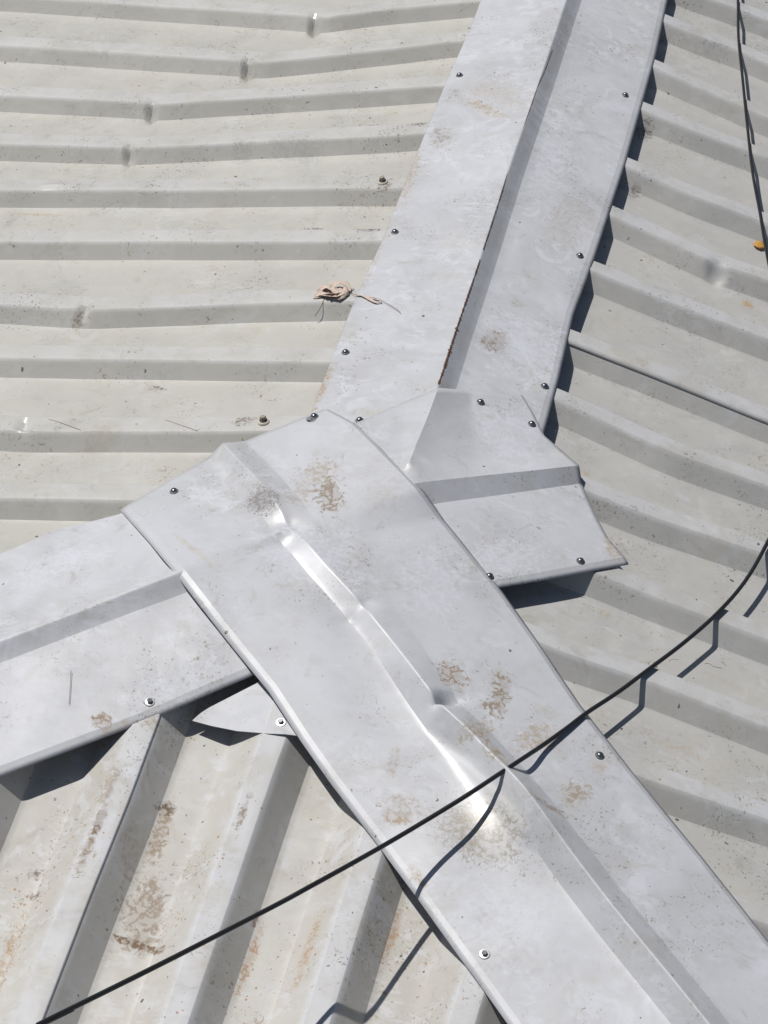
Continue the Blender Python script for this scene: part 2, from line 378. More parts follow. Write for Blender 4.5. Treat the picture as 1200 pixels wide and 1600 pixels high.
LN_R = lines_plan([
    [(1060, -20), (1165, 18), (1200, 32)],
    [(1035, 32), (1080, 51), (1150, 76), (1200, 99)],
    [(1020, 104), (1100, 140), (1160, 166), (1200, 184)],
    [(1000, 170), (1080, 203), (1175, 238), (1200, 249)],
    [(978, 259), (1080, 304), (1185, 343), (1200, 349)],
    [(952, 334), (1080, 393), (1117, 410), (1200, 438)],
    [(926, 423), (1080, 484), (1195, 528)],
    [(900, 535), (1080, 606), (1200, 655)],
    [(868, 622), (1050, 705), (1200, 757)],
    [(909, 762), (1010, 803), (1200, 865)],
    [(928, 893), (1040, 938), (1114, 965), (1200, 998)],
    [(840, 1000), (880, 1017), (1000, 1057), (1200, 1135)],
    [(995, 1210), (1107, 1248), (1200, 1278)]], 'R', 0)
LN_B = lines_plan([
    [(-14, 1230), (-62, 1343), (-130, 1520)],
    [(250, 1118), (200, 1252), (140, 1400), (65, 1595)],
    [(447, 1155), (430, 1200), (350, 1435), (295, 1595)],
    [(600, 1325), (564, 1440), (515, 1600)],
    [(790, 1450), (742, 1600)]], 'B', 1)
def ease_line(ln, t, slope_lim=0.0):
    a, b = ln[0], ln[-1]
    if t < a[0]: return a[1]
    if t > b[0]: return b[1]
    return interp(ln, t)[1]
def smooth_line(ln, t, r=.03):
    return sum(ease_line(ln, t+d*r) for d in (-1, -.5, 0, .5, 1))/5
# regular continuation outside the measured ones
def avg(l): return sum(p[1] for p in l)/len(l)
def extend(lines, n0, n1, step):
    a, b = avg(lines[0]), avg(lines[-1])
    pre = [[(-1, a-step*k), (1, a-step*k)] for k in range(n0, 0, -1)]
    post = [[(-1, b+step*k), (1, b+step*k)] for k in range(1, n1+1)]
    return pre+lines+post

def frange(a, b, n): return [a+(b-a)*i/n for i in range(n+1)]
class Slope:
    # across coordinate v, along coordinate u (distance from the ridge side); sgn: direction of the near wall in v
    def __init__(s, plane, lines, sgn, h, near, top, rear, dents=()):
        s.plane, s.lines, s.sgn, s.h, s.near, s.top, s.rear = plane, lines, sgn, h, near, top, rear
        s.dents = []
        for (x, y, A, su, sv, ring) in dents:
            p = P(x, y, 0, plane); s.dents.append((p.x, p.y, A, su, sv, ring))
    def xy(s, u, v): return (u, v) if s.plane in 'LR' else (v, u)
    def zb(s, u): return {'L': S*u, 'R': -S*u, 'B': S*u}[s.plane]
    def rows(s, k0, k1, lip):
        # list of row functions giving (v, z) for along-position u
        R = []
        sg = s.sgn
        def add(k, off, dz): R.append((k, off, dz))
        n = s.near; tp = s.top; rr = s.rear; h = s.h
        for k in range(k0, k1+1):
            # rear foot -> rear top -> near top -> near foot, with small bend radii
            if not (k == k0):
                add(k, -(tp+rr)-.006, -h); 
            add(k, -(tp+rr), -h+.0008)
            for f in (.2, .5, .8): add(k, -(tp+rr*(1-f)), -h*(1-f))
            add(k, -tp-.0008, -.0014); add(k, -tp+.002, 0)
            add(k, -tp*.7, 0); add(k, -tp*.35, 0)
            add(k, -.0035, 0); add(k, -.0010, -.0005); add(k, .0016, -.0022)
            for f in (.2, .35, .5, .65, .8): add(k, n*f, -h*f)
            add(k, n*.95, -h*.945); add(k, n+.003, -h*.985); add(k, n+.008, -h)
            if k < k1: add(k, n+.02, -h); add(k, n+.035, -h); R.append((k+.5, 0, -h))
        if lip == 'foot': pass
        return R
    def build(s, name, mat, k0, k1, us, lift, label, group=None, trim=None, endfrac=9, startcut=False):
        R = [q for q in s.rows(k0, k1, None) if not (q[0] == k1 and q[1] > endfrac*s.near)]
        V, F = [], []
        for u in us:
            for (k, off, dz) in R:
                if k == int(k): v = smooth_line(s.lines[int(k)], u)+s.sgn*off
                else:
                    a = smooth_line(s.lines[int(k)], u)+s.sgn*(s.near+.035); b = smooth_line(s.lines[int(k)+1], u)-s.sgn*(s.top+s.rear+.006)
                    v = (a+b)/2
                x, y = s.xy(u, v)
                z = s.zb(u)+dz+lift + .0008*vnoise(x*7, y*7)+.0003*vnoise(x*19+5, y*19)
                for (dx, dy, A, su, sv, ring) in s.dents:
                    du, dv = (x-dx, y-dy) if s.plane in 'LR' else (y-dy, x-dx)
                    if abs(du) < 4*su and abs(dv) < 4*sv:
                        du2 = du+dv*.25
                        if ring > 0:
                            z += -A*max(0, 1-abs(du2)/(su*(1.25 if du2 < 0 else .8)))**1.25*math.exp(-(dv/sv)**2)
                            z += .12*A*math.exp(-((du2+su*.9)/(su*.5))**2)*math.exp(-(dv/(sv*1.4))**2)
                        else: z += -A*math.exp(-((du/su)**2+(dv/sv)**2)**1.4)
                V.append((x, y, z))
        m = len(R)
        flip = (s.plane in 'LR') == (s.sgn < 0)
        for i in range(len(us)-1):
            for j in range(m-1):
                a = i*m+j
                if trim:
                    cx = (V[a][0]+V[a+m][0])/2; cy = (V[a][1]+V[a+1][1])/2
                    if trim(cx, cy): continue
                f = (a, a+1, a+m+1, a+m)
                F.append(f if not flip else f[::-1])
        org = V[len(us)//2*m]
        o = mesh_obj(name, V, F, mat, origin=org, sharp=18)
        at = o.data.attributes.new('crest', 'FLOAT', 'POINT')
        at.data.foreach_set('value', [1.0 if dz > -.003 else 0.0 for u in us for (k, off, dz) in R])
        # make normals point up
        me = o.data
        if sum(p.normal.z for p in me.polygons) < 0: me.flip_normals()
        tag(o, label, 'roof sheet', group)
        md = o.modifiers.new('thickness', 'SOLIDIFY'); md.thickness = .0004; md.offset = -1
        return o

dense = lambda a, b, st: frange(a, b, max(2, int(abs(b-a)/st)))
LL = extend(LN_L, 10, 6, -PITCH); nL = 10
RR = extend(LN_R, 10, 12, -PITCH); nR = 10
BB = extend(LN_B, 8, 9, PITCH); nB = 8
dents_L = [(492, 30, .022, .017, .020, 1), (388, 99, .024, .017, .019, 1), (238, 165, .020, .017, .018, 1), (203, 233, .017, .016, .017, 1),
           (134, 482, .013, .018, .014, 1), (40, 664, .013, .020, .014, 1), (82, 290, -.004, .035, .008, 0)]
dents_R = [(1121, 416, .012, .017, .017, 0), (975, 992, -.004, .02, .018, 0)]
sL = Slope('L', LL, -1, .030, .0255, .042, .011, dents_L)
sR = Slope('R', RR, -1, .032, .029, .034, .011, dents_R)
sB = Slope('B', BB, 1, .047, .040, .037, .052)
usL = dense(-3.2, -1.25, .1)[:-1]+dense(-1.25, -.02, .0045)
usR = dense(.02, 1.3, .006)+dense(1.3, 3.2, .1)[1:]
usB = dense(-3.2, -1.35, .1)[:-1]+dense(-1.35, -.06, .006)
tL = lambda x, y: y < x-.02+.04 and y < 0 and y < x+.02      # beyond the hip
tR = lambda x, y: y < -x+.02
tB = lambda x, y: y > -abs(x)-.01
GR = 'ribbed metal roof sheets'
sL.build('roof_sheet', M_left, 0, nL+15, usL, 0, 'beige ribbed roof sheet filling the upper left with kinked ribs', GR, tL)
sR.build('roof_sheet', M_right, 0, nR+7, usR, 0, 'grey white ribbed roof sheet at the upper right beside the tall ridge cap', GR, tR, .34)
sR.build('roof_sheet', M_right, nR+7, nR+24, usR, -.0022, 'grey white ribbed roof sheet right of the junction under the zigzag cable shadow', GR, tR)
sB.build('roof_sheet', M_bottom, 0, nB+1, usB, 0, 'ribbed roof sheet at the lower left corner with brown mud streaks on its rib', GR, tB, .10)
sB.build('roof_sheet', M_bottom, nB+1, nB+13, usB, -.0007, 'rust flecked white ribbed roof sheet at the bottom under the stretched cable', GR, tB)

# ------------------------------------------------------------------ ridge and hip caps
def rail(pts, base=None):
    return [P(x, y, h) for x, y, h in pts]
def along(pts, d):
    return [(p.dot(d), p.x, p.y, p.z) for p in pts]
def loft(rails3, subs, n, dvec, ext, rounds=None, dents=(), wob=.0008, dense_to=1.3):
    # rails3: list of rails (lists of Vectors) from one edge to the other; resampled by distance along dvec
    R = []
    for r in rails3:
        a = sorted(along(r, dvec)); R.append(a)
    rows = []
    for i in range(n+1):
        f = i/n
        row = []
        for a in R:
            t0 = a[0][0]; t1 = ext if ext is not None else a[-1][0]
            t = t0+(t1-t0)*f
            if t > a[-1][0]:
                q0 = a[max(0, len(a)-3)]; q1 = a[-1]; g_ = (t-q1[0])/(q1[0]-q0[0])
                row.append(Vector([q1[j]+(q1[j]-q0[j])*g_ for j in (1, 2, 3)]))
            else:
                v = interp(a, t); row.append(Vector(v[1:]))
        rows.append(row)
    V = []; F = []
    for row in rows:
        line = []
        for k in range(len(row)-1):
            A, B = row[k], row[k+1]
            L_ = (B-A).length
            for j in range(subs[k]):
                f = j/subs[k]
                if rounds and rounds.get(3):
                    if k == 2: f = 1-(1-f)**1.9
                    elif k == 3: f = f**1.9
                p = A.lerp(B, f)
                # rounding at both ends
                for (kk, dist) in ((k, f*L_), (k+1, (1-f)*L_)):
                    if rounds and rounds.get(kk) and 0 < kk < len(row)-1:
                        Rr = rounds[kk](p) if callable(rounds[kk]) else rounds[kk]
                        if dist < Rr:
                            Lp = (row[kk]-row[kk-1]); Ln = (row[kk+1]-row[kk])
                            hp = Vector((Lp.x, Lp.y, 0)).length; hn = Vector((Ln.x, Ln.y, 0)).length
                            s1 = Lp.z/max(hp, 1e-4); s2 = Ln.z/max(hn, 1e-4)
                            p = p+Vector((0, 0, (s2-s1)*(Rr-dist)**2/(4*Rr)))
                line.append(p)
        line.append(row[-1].copy())
        V.append(line)
    m = len(V[0]); out = []
    for line in V:
        for p in line:
            z = p.z + wob*vnoise(p.x*6+3, p.y*6)+wob*.5*vnoise(p.x*15, p.y*15+9)
            for (c, A, e1, s1, s2, pw) in dents:
                dx, dy = p.x-c.x, p.y-c.y
                a = dx*e1.x+dy*e1.y; b = -dx*e1.y+dy*e1.x
                if abs(a) < 4*s1 and abs(b) < 4*s2:
                    q = math.sqrt((a/s1)**2+(b/s2)**2); z += A*math.exp(-q**pw)
            out.append((p.x, p.y, z))
    for i in range(len(V)-1):
        for j in range(m-1):
            a = i*m+j; F.append((a, a+1, a+m+1, a+m))
    cols = [sum(subs[:k]) for k in range(1, len(subs))]
    return out, F, m, cols
def cap_obj(name, V, F, mat, parent=None, sharp=24, thick=.0012, m=0, creases=(), skip=None, row_creases=()):
    o = mesh_obj(name, V, F, mat, parent=parent, origin=V[len(V)//3], sharp=sharp)
    if m:
        me = o.data
        at = me.attributes.get('sharp_edge') or me.attributes.new('sharp_edge', 'BOOLEAN', 'EDGE')
        cs = set(creases)
        for e in me.edges:
            a, b = e.vertices
            if row_creases and a//m == b//m and a//m in row_creases: at.data[e.index].value = True
            if a % m in cs and a % m == b % m and not (skip and skip(Vector(V[a]), a % m)): at.data[e.index].value = True
    if sum(p.normal.z for p in o.data.polygons) < 0: o.data.flip_normals()
    if thick:
        md = o.modifiers.new('thickness', 'SOLIDIFY'); md.thickness = thick; md.offset = -1
    return o
def offs(r, n, dist, h):
    out = []
    for p in r:
        x, y = p.x+n.x*dist, p.y+n.y*dist
        out.append(Vector((x, y, z0(x, y)+h)))
    return out
def dent(x, y, A, ang_d, s1, s2, pw=2.0):
    return (P(x, y, .01), A, ang_d, s1, s2, pw)
q2 = math.sqrt(.5)
def lip(r, out_n, drop, flare=.003):
    return [p+Vector((out_n.x*flare, out_n.y*flare, -drop)) for p in r]
def extend_back(r, d, dist):
    # prolong a rail straight on at its far end so every rail ends out of frame
    return r

# --- upper ridge cap (runs up the frame) : d = +Y
dU = Vector((0, 1, 0)); nU = Vector((1, 0, 0))
u_eL = rail([(466, 700, .0050), (485, 650, .0050), (503, 603, .0050), (553, 472, .0050), (598, 375, .0050), (655, 232, .0050), (702, 118, .0050), (735, 45, .0050), (752, 0, .0050)])
u_rg = rail([(655, 690, .028), (685, 602, .028), (711, 520, .028), (745, 420, .028), (790, 280, .028), (840, 135, .028), (885, 0, .028)])
u_eR = rail([(836, 676, .004), (841, 660, .004), (863, 580, .004), (885, 485, .004), (920, 392, .004), (967, 250, .004), (1015, 82, .004), (1033, 0, .004)])
u_fL = offs(u_rg, nU, -.050, .0085); u_fR = offs(u_rg, nU, .027, .0065)
U_rails = [lip(u_eL, -nU, .004, .002), u_eL, u_fL, u_rg, u_fR, u_eR, lip(u_eR, nU, .0065, .014)]
V, F, m_, co_ = loft(U_rails, [2, 16, 12, 8, 16, 2], 260, dU, 3.0, {2: .02, 3: .002, 4: .006}, [
    dent(800, 250, .003, nU, .05, .10), dent(640, 480, .002, nU, .05, .12), dent(880, 420, -.0015, nU, .05, .06), dent(735, 180, -.0015, nU, .05, .04)], wob=.0012)
cap_u = empty('ridge_cap', P(700, 560, 0))
tag(cap_u, 'long white ridge cap running to the top of the photo with a rusty crease', 'ridge cap', 'white folded ridge caps')
o = cap_obj('cap_sheet', V, F, M_upper, cap_u, 30, m=m_, creases=(co_[0], co_[2], co_[3], co_[4]))
# rust flaking along the crease
random.seed(3)
def rust_strip(parent, pts, h, wmin, wmax, n, name='rust_flakes'):
    V, F = [], []
    rr = [P(x, y, h) for x, y in pts]
    L_ = [0]
    for i in range(len(rr)-1): L_.append(L_[-1]+(rr[i+1]-rr[i]).length)
    for i in range(n+1):
        s = L_[-1]*i/n
        for k in range(len(rr)-1):
            if L_[k] <= s <= L_[k+1]+1e-9: break
        f = (s-L_[k])/(L_[k+1]-L_[k]); p = rr[k].lerp(rr[k+1], f)
        amt = i/n
        wd = (wmin+(wmax-wmin)*amt)*(.35+random.random()**2*1.5)
        if random.random() < .3*(1-amt): wd *= .1
        e = wd*(2.2 if random.random() < .05 else 1)
        V += [p+Vector((-.0002-e*.8, 0, .0003)), p+Vector((.0001, 0, .0006)), p+Vector((.0003+e*.9, .0, .0002-e*.75)), p+Vector((.0001, 0, -.001))]
    for i in range(n):
        for j in range(4):
            a = i*4+j; b = i*4+(j+1) % 4; F.append((a, b, b+4, a+4))
    return mesh_obj(name, V, F, M_rust, parent=parent, origin=V[0], smooth=False)
rust_strip(cap_u, [(862, 75), (840, 135), (790, 280), (755, 390)], .0283, .0001, .0005, 130)
rust_strip(cap_u, [(750, 405), (745, 420), (711, 520), (692, 580), (685, 600)], .0283, .0006, .0017, 150)

# --- left hip cap : d = (-1,-1)
dL = Vector((-q2, -q2, 0)); nLc = Vector((-q2, q2, 0))    # nLc points up-left (towards left slope)
l_e1 = rail([(240, 785, .004), (190, 802, .004), (140, 815, .004), (76, 829, .004), (72, 834, .004), (55, 842, .004), (0, 865, .004)])
l_rg = rail([(325, 876, .024), (278, 894, .030), (140, 947, .030), (0, 1001, .030)])
l_e2 = rail([(402, 1036, .004), (385, 1043, .004), (250, 1101, .004), (175, 1131, .004), (0, 1197, .004)])
l_f1 = offs(l_rg, nLc, .045, .010); l_f2 = offs(l_rg, -nLc, .027, .0070)
V, F, m_, co_ = loft([lip(l_e1, nLc, .004, .002), l_e1, l_f1, l_rg, l_f2, l_e2, lip(l_e2, -nLc, .0065, .014)], [2, 12, 10, 8, 14, 2], 150, dL, 3.2, {2: .02, 3: .003, 4: .006},
            [dent(300, 1010, .004, dL, .08, .06)], wob=.001)
cap_l = empty('hip_cap', P(150, 1000, 0))
tag(cap_l, 'white hip cap leaving the frame at left, tucked under the big diagonal cap', 'hip cap', 'white folded ridge caps')
cap_obj('cap_sheet', V, F, M_leftcap, cap_l, 30, m=m_, creases=(co_[0], co_[2], co_[3], co_[4]))

# --- patch flashing right of the junction (fans over the ridge)
rowsP = [
    [(540, 668, .007), (628, 629, .012), (685, 606, .0335), (735, 610, .0095), (775, 613, .008), (816, 617, .007)],
    [(560, 705, .008), (632, 662, .017), (668, 652, .0335), (738, 645, .010), (785, 647, .008), (834, 647, .007)],
    [(580, 745, .010), (628, 705, .022), (650, 695, .0335), (740, 682, .012), (800, 680, .010), (851, 681, .007)],
    [(595, 762, .012), (628, 732, .024), (640, 722, .0335), (745, 712, .016), (812, 708, .013), (879, 705, .008)],
    [(605, 772, .014), (640, 757, .027), (663, 753, .027), (745, 744, .026), (825, 736, .026), (905, 727, .026)],
    [(640, 795, .007), (662, 790, .007), (700, 784, .007), (770, 775, .007), (840, 765, .007), (909, 755, .007)],
    [(670, 858, .006), (700, 852, .006), (740, 845, .006), (800, 832, .006), (865, 818, .006), (930, 804, .006)],
    [(700, 898, .006), (730, 892, .006), (765, 884, .006), (825, 872, .006), (890, 857, .006), (951, 842, .006)],
    [(725, 916, .006), (750, 911, .006), (780, 905, .006), (840, 895, .006), (910, 882, .006), (976, 870, .006)]]
grid = [[P(x, y, h) for x, y, h in r] for r in rowsP]
grid.append([p+Vector((q2*.013, -q2*.013, -.0065)) for p in grid[-1]])
def bilin(grid, su, sv):
    V, F = [], []
    nr, nc = len(grid), len(grid[0])
    rows_ = []
    for i in range(nr-1):
        for a in range(sv[i]):
            rows_.append((i, a/sv[i]))
    rows_.append((nr-2, 1.0))
    def cat(p0, p1, p2, p3, t):
        return .5*((2*p1)+(p2-p0)*t+(2*p0-5*p1+4*p2-p3)*t*t+(3*p1-p0-3*p2+p3)*t**3)
    for i, f in rows_:
        r = [grid[i][j].lerp(grid[i+1][j], f) for j in range(nc)]
        for j in range(nc-1):
            for b in range(su):
                t = b/su
                V.append(r[j].lerp(r[j+1], t))
        V.append(r[-1])
    m = (nc-1)*su+1
    for i in range(len(rows_)-1):
        for j in range(m-1):
            a = i*m+j; F.append((a, a+1, a+m+1, a+m))
    return V, F
V, F = bilin(grid, 10, [6, 6, 5, 6, 6, 8, 5, 4, 2])
patch = empty('hip_cap', P(800, 800, 0))
tag(patch, 'short white cap piece right of the junction, folded over the ridge, with curved edges', 'hip cap', 'white folded ridge caps')
cap_obj('cap_sheet', V, F, M_patch, patch, sharp=30, m=51, row_creases=(23, 29, 46))

# --- the big diagonal cap : d = (1,-1)
dB = Vector((q2, -q2, 0)); nB_ = Vector((q2, q2, 0))       # nB_ points up-right
b_eL = rail([(200, 788, .012), (245, 838, .018), (287, 888, .030), (330, 943, .024), (360, 982, .020), (432, 1070, .017), (483, 1148, .015), (530, 1215, .012), (597, 1302, .009), (670, 1400, .008), (742, 1500, .008), (815, 1600, .008)])
b_rg = rail([(348, 692, .028), (403, 750, .026), (455, 817, .021), (508, 880, .022), (568, 944, .022), (610, 997, .026), (650, 1048, .036), (690, 1100, .043), (735, 1142, .044), (790, 1205, .044), (880, 1316, .044), (960, 1417, .044), (1040, 1514, .044), (1110, 1601, .044)])
b_eR = rail([(505, 640, .013), (550, 663, .016), (583, 695, .020), (622, 735, .032), (650, 765, .034), (682, 810, .016), (777, 925, .010), (830, 1000, .008), (897, 1100, .008), (978, 1205, .007), (1090, 1341, .007), (1195, 1475, .007)])
b_fL = offs(b_rg, -nB_, .027, .0110); b_fR = offs(b_rg, nB_, .043, .0095)
_y = [(P(x, y, .01).dot(dB), R_) for x, y, R_ in ((348, 692, .006), (660, 1090, .002), (690, 1128, .004), (740, 1200, .024), (820, 1310, .024), (845, 1340, .002), (1110, 1601, .002))]
def big_round(p): return max(.002, interp(_y, min(max(p.dot(dB), _y[0][0]), _y[-1][0]))[1])
BR = [lip(b_eL, -nB_, .007, .014), b_eL, b_fL, b_rg, b_fR, b_eR, [p+Vector((nB_.x*f_, nB_.y*f_, -d_)) for p, f_, d_ in zip(b_eR, [.010, .016, .019, .021, .020, .017]+[.013]*9, [.004, .010, .014, .017, .016, .013]+[.008]*9)]]
V, F, m_, co_ = loft(BR, [2, 34, 12, 12, 26, 2], 440, dB, 3.3, {2: big_round, 3: .0022, 4: .0040}, [
    dent(455, 822, -.016, dB, .030, .022, 1.3), dent(428, 836, .0055, Vector((-.86, -.5, 0)), .030, .007, 1.4), dent(415, 856, -.004, Vector((-.86, -.5, 0)), .04, .012), dent(545, 968, -.0035, Vector((-.8, -.6, 0)), .022, .006, 1.4), dent(420, 790, .004, dB, .06, .05),
    dent(572, 947, -.006, dB, .010, .014, 1.6), dent(545, 965, -.005, dB, .05, .03),
    dent(800, 1278, .0150, dB, .080, .050), dent(696, 1104, -.020, dB, .009, .015, 2.0), dent(682, 1112, -.010, dB, .008, .012, 1.6), dent(708, 1094, -.008, Vector((.7, .7, 0)), .022, .008, 1.8), dent(720, 1125, .003, dB, .03, .02),
    dent(480, 990, .002, dB, .2, .07), dent(640, 1220, .003, dB, .10, .05), dent(700, 1340, .003, dB, .05, .05),
    dent(600, 1120, -.004, dB, .09, .05), dent(840, 1480, .003, dB, .06, .07), dent(650, 850, .003, dB, .1, .06)], wob=.0009)
cap_b = empty('hip_cap', P(620, 1080, 0))
tag(cap_b, 'big dented white cap lying diagonally from the junction to the lower right corner', 'hip cap', 'white folded ridge caps')
_t0, _t1 = P(690, 1128, .01).dot(dB), P(842, 1335, .01).dot(dB)
cap_obj('cap_sheet', V, F, M_lower, cap_b, 40, m=m_, creases=(co_[0], co_[1], co_[3], co_[4]), skip=lambda v, c: c == co_[1] and _t0 < v.dot(dB) < _t1)

# --- little triangular flashing piece in the gap
tri = [(300, 1126, -.024), (318, 1110, -.020), (400, 1068, -.006), (430, 1050, -.001), (490, 1120, .005), (470, 1150, .005), (445, 1147, .0045), (418, 1146, .001), (370, 1142, -.011), (330, 1134, -.019)]
TP = [P(x, y, h, 'B') for x, y, h in tri]
cen = sum(TP, Vector())/len(TP)
V = TP+[cen]; F = [(i, (i+1) % len(TP), len(TP)) for i in range(len(TP))]
ot = mesh_obj('flashing_offcut', V, F, M_tri, origin=cen, smooth=False)
if sum(p.normal.z for p in ot.data.polygons) < 0: ot.data.flip_normals()
md = ot.modifiers.new('thickness', 'SOLIDIFY'); md.thickness = .0012; md.offset = -1
tag(ot, 'small pointed white flashing offcut with a rusty tip in the gap under the diagonal cap', 'flashing')

# ------------------------------------------------------------------ screws
def lathe_v(prof, n=18):
    V, F = [], []
    for (r, z) in prof:
        for i in range(n):
            a = 2*math.pi*i/n; V.append((r*math.cos(a), r*math.sin(a), z))
    for k in range(len(prof)-1):
        for i in range(n):
            a = k*n+i; b = k*n+(i+1) % n; F.append((a, b, b+n, a+n))
    V.append((0, 0, prof[-1][1])); c = len(V)-1; k = len(prof)-1
    for i in range(n): F.append((k*n+i, k*n+(i+1) % n, c))
    return V, F
def hexhead(r, z0_, z1, top=.8):
    V, F = [], []
    for (rr, z) in ((r, z0_), (r, z0_+(z1-z0_)*.7), (r*top, z1)):
        for i in range(6):
            a = math.pi/3*i; V.append((rr*math.cos(a), rr*math.sin(a), z))
    for k in range(2):
        for i in range(6):
            a = k*6+i; b = k*6+(i+1) % 6; F.append((a, b, b+6, a+6))
    F.append(tuple(range(12, 18)))
    return V, F
def child(name, VF, mat, parent, smooth=True):
    me = bpy.data.meshes.new(name); me.from_pydata(VF[0], [], VF[1]); me.update()
    o = bpy.data.objects.new(name, me); C.objects.link(o); me.materials.append(mat); o.parent = parent
    if smooth:
        for p in me.polygons: p.use_smooth = True
        me.set_sharp_from_angle(angle=math.radians(35))
    return o
def proto(kind):
    t = empty('roof_screw', (0, 0, 0))
    if kind == 'dome':      # dark rounded head on a narrow washer
        child('washer', lathe_v([(.0072, 0), (.0076, .0008), (.0070, .0016), (.004, .0019)]), M_lead, t)
        child('head', lathe_v([(.0055, .0016), (.0053, .0036), (.0042, .0052), (.0022, .0060), (.0005, .0062)]), M_dark, t)
    elif kind == 'hex':     # hex head on a bright washer
        child('washer', lathe_v([(.0078, 0), (.0082, .0008), (.0074, .0018), (.0045, .0020)]), M_zinc, t)
        child('head', hexhead(.0045, .0018, .0062), M_dark, t, False)
    else:                   # loose beige roof screw standing proud
        child('washer', lathe_v([(.0100, 0), (.0104, .0015), (.0092, .0034), (.0060, .0042), (.004, .0042)]), M_beige, t)
        child('collar', lathe_v([(.0066, .0040), (.0068, .0058), (.0050, .0066)]), M_rubber, t)
        child('head', hexhead(.0056, .0062, .0125, .88), M_dust, t, False)
    return t
PR = {}
def copy_thing(root):
    c = root.copy(); C.objects.link(c)
    for ch in [x for x in bpy.data.objects if x.parent == root]:
        d = ch.copy(); C.objects.link(d); d.parent = c
    return c
SCREWS = [
    (718, 118, .0048, 'dome', 'L', 'dark screw on the left wing of the rusty creased ridge cap, nearest the top'),
    (617, 363, .0048, 'dome', 'L', 'dark screw on the left edge of the rusty creased ridge cap, above the dry scrap'),
    (540, 551, .0048, 'dome', 'L', 'dark screw on the left edge of the rusty creased ridge cap, below the dry scrap'),
    (491, 651, .0145, 'dome', 'L', 'dark screw head beside the small empty hole where the caps overlap'),
    (977, 149, .0056, 'dome', 'R', 'dark screw head on the right wing of the tall ridge cap, nearest the top'),
    (906, 400, .0056, 'dome', 'R', 'dark screw head on the right wing of the tall ridge cap, halfway down its edge'),
    (851, 604, .0056, 'dome', 'R', 'dark screw head at the lower end of the tall ridge cap right wing'),
    (562, 657, .0122, 'dome', 'L', 'dark screw head against the raised edge of the diagonal cap at its top end'),
    (751, 629, .0118, 'dome', 'R', 'dark screw head on the patch cap just right of the rusty crease end'),
    (831, 663, .0092, 'dome', 'R', 'dark screw head at the right corner of the patch cap beside the flange end'),
    (907, 877, .0080, 'dome', 'R', 'dark screw head near the pointed lower right corner of the patch cap'),
    (765, 901, .0080, 'dome', 'R', 'dark screw head half hidden behind the edge of the diagonal cap'),
    (272, 768, .0150, 'dome', 'L', 'dark screw head on the upper left end of the diagonal cap'),
    (937, 1181, .0100, 'dome', 'R', 'dark screw head on the right wing of the diagonal cap below the cable'),
    (757, 1491, .0110, 'hex', 'B', 'hex screw on a bright washer near the bottom of the diagonal cap'),
    (234, 1097, .0060, 'hex', 'B', 'hex screw on a bright washer near the lower edge of the left hip cap'),
    (439, 1129, .0050, 'hex', 'B', 'hex screw on a bright washer holding the small pointed flashing offcut'),
    (598, 285, .0, 'tall', 'L', 'tall beige washered screw standing on the left roof above the dry scrap'),
    (412, 660, .0, 'tall', 'L', 'tall beige washered screw standing on the roof rib above the diagonal cap end'),
]
screws = []
def surf_snap(x, y):
    # drop onto whatever sheet is really under this pixel
    dg = bpy.context.evaluated_depsgraph_get()
    hit, loc, nrm, idx, ob, mt = SC.ray_cast(dg, CAM, ray(x, y))
    return loc, nrm
bpy.context.view_layer.update()
_hits = [surf_snap(x, y) for (x, y, *_r) in SCREWS]
for (x, y, h, kind, pl, label), (loc, nrm) in zip(SCREWS, _hits):
    if kind not in PR: PR[kind] = proto(kind); t = PR[kind]
    else: t = copy_thing(PR[kind])
    nn = PL[pl].normalized()
    if nrm.dot(nn) > .85: nn = nrm
    nn = (nn+Vector((random.uniform(-.05, .05), random.uniform(-.05, .05), 0))).normalized()
    t.location = loc-nn*.0002
    t.rotation_euler = (nn.to_track_quat('Z', 'Y') @ Matrix.Rotation(random.uniform(0, 1), 3, 'Z').to_quaternion()).to_euler()
    tag(t, label, 'screw', 'roofing screws')

# ------------------------------------------------------------------ cables
def tube(pts, r, mat, name, n=10, sub=6):
    cu = []
    for i in range(len(pts)-1):
        p0 = pts[max(0, i-1)]; p1 = pts[i]; p2 = pts[i+1]; p3 = pts[min(len(pts)-1, i+2)]
        for k in range(sub):
            t = k/sub
            cu.append(.5*((2*p1)+(p2-p0)*t+(2*p0-5*p1+4*p2-p3)*t*t+(3*p1-p0-3*p2+p3)*t**3))
    cu.append(pts[-1])
    V, F = [], []
    for i, p in enumerate(cu):
        d = (cu[min(i+1, len(cu)-1)]-cu[max(i-1, 0)]).normalized()
        s = d.cross(Vector((0, 0, 1))).normalized(); u = s.cross(d)
        for k in range(n):
            a = 2*math.pi*k/n; V.append(p+s*math.cos(a)*r+u*math.sin(a)*r)
    for i in range(len(cu)-1):
        for k in range(n):
            a = i*n+k; b = i*n+(k+1) % n; F.append((a, b, b+n, a+n))
    return mesh_obj(name, V, F, mat, origin=pts[len(pts)//2])
def PH(x, y, h, pl=None): return P(x, y, h, pl)
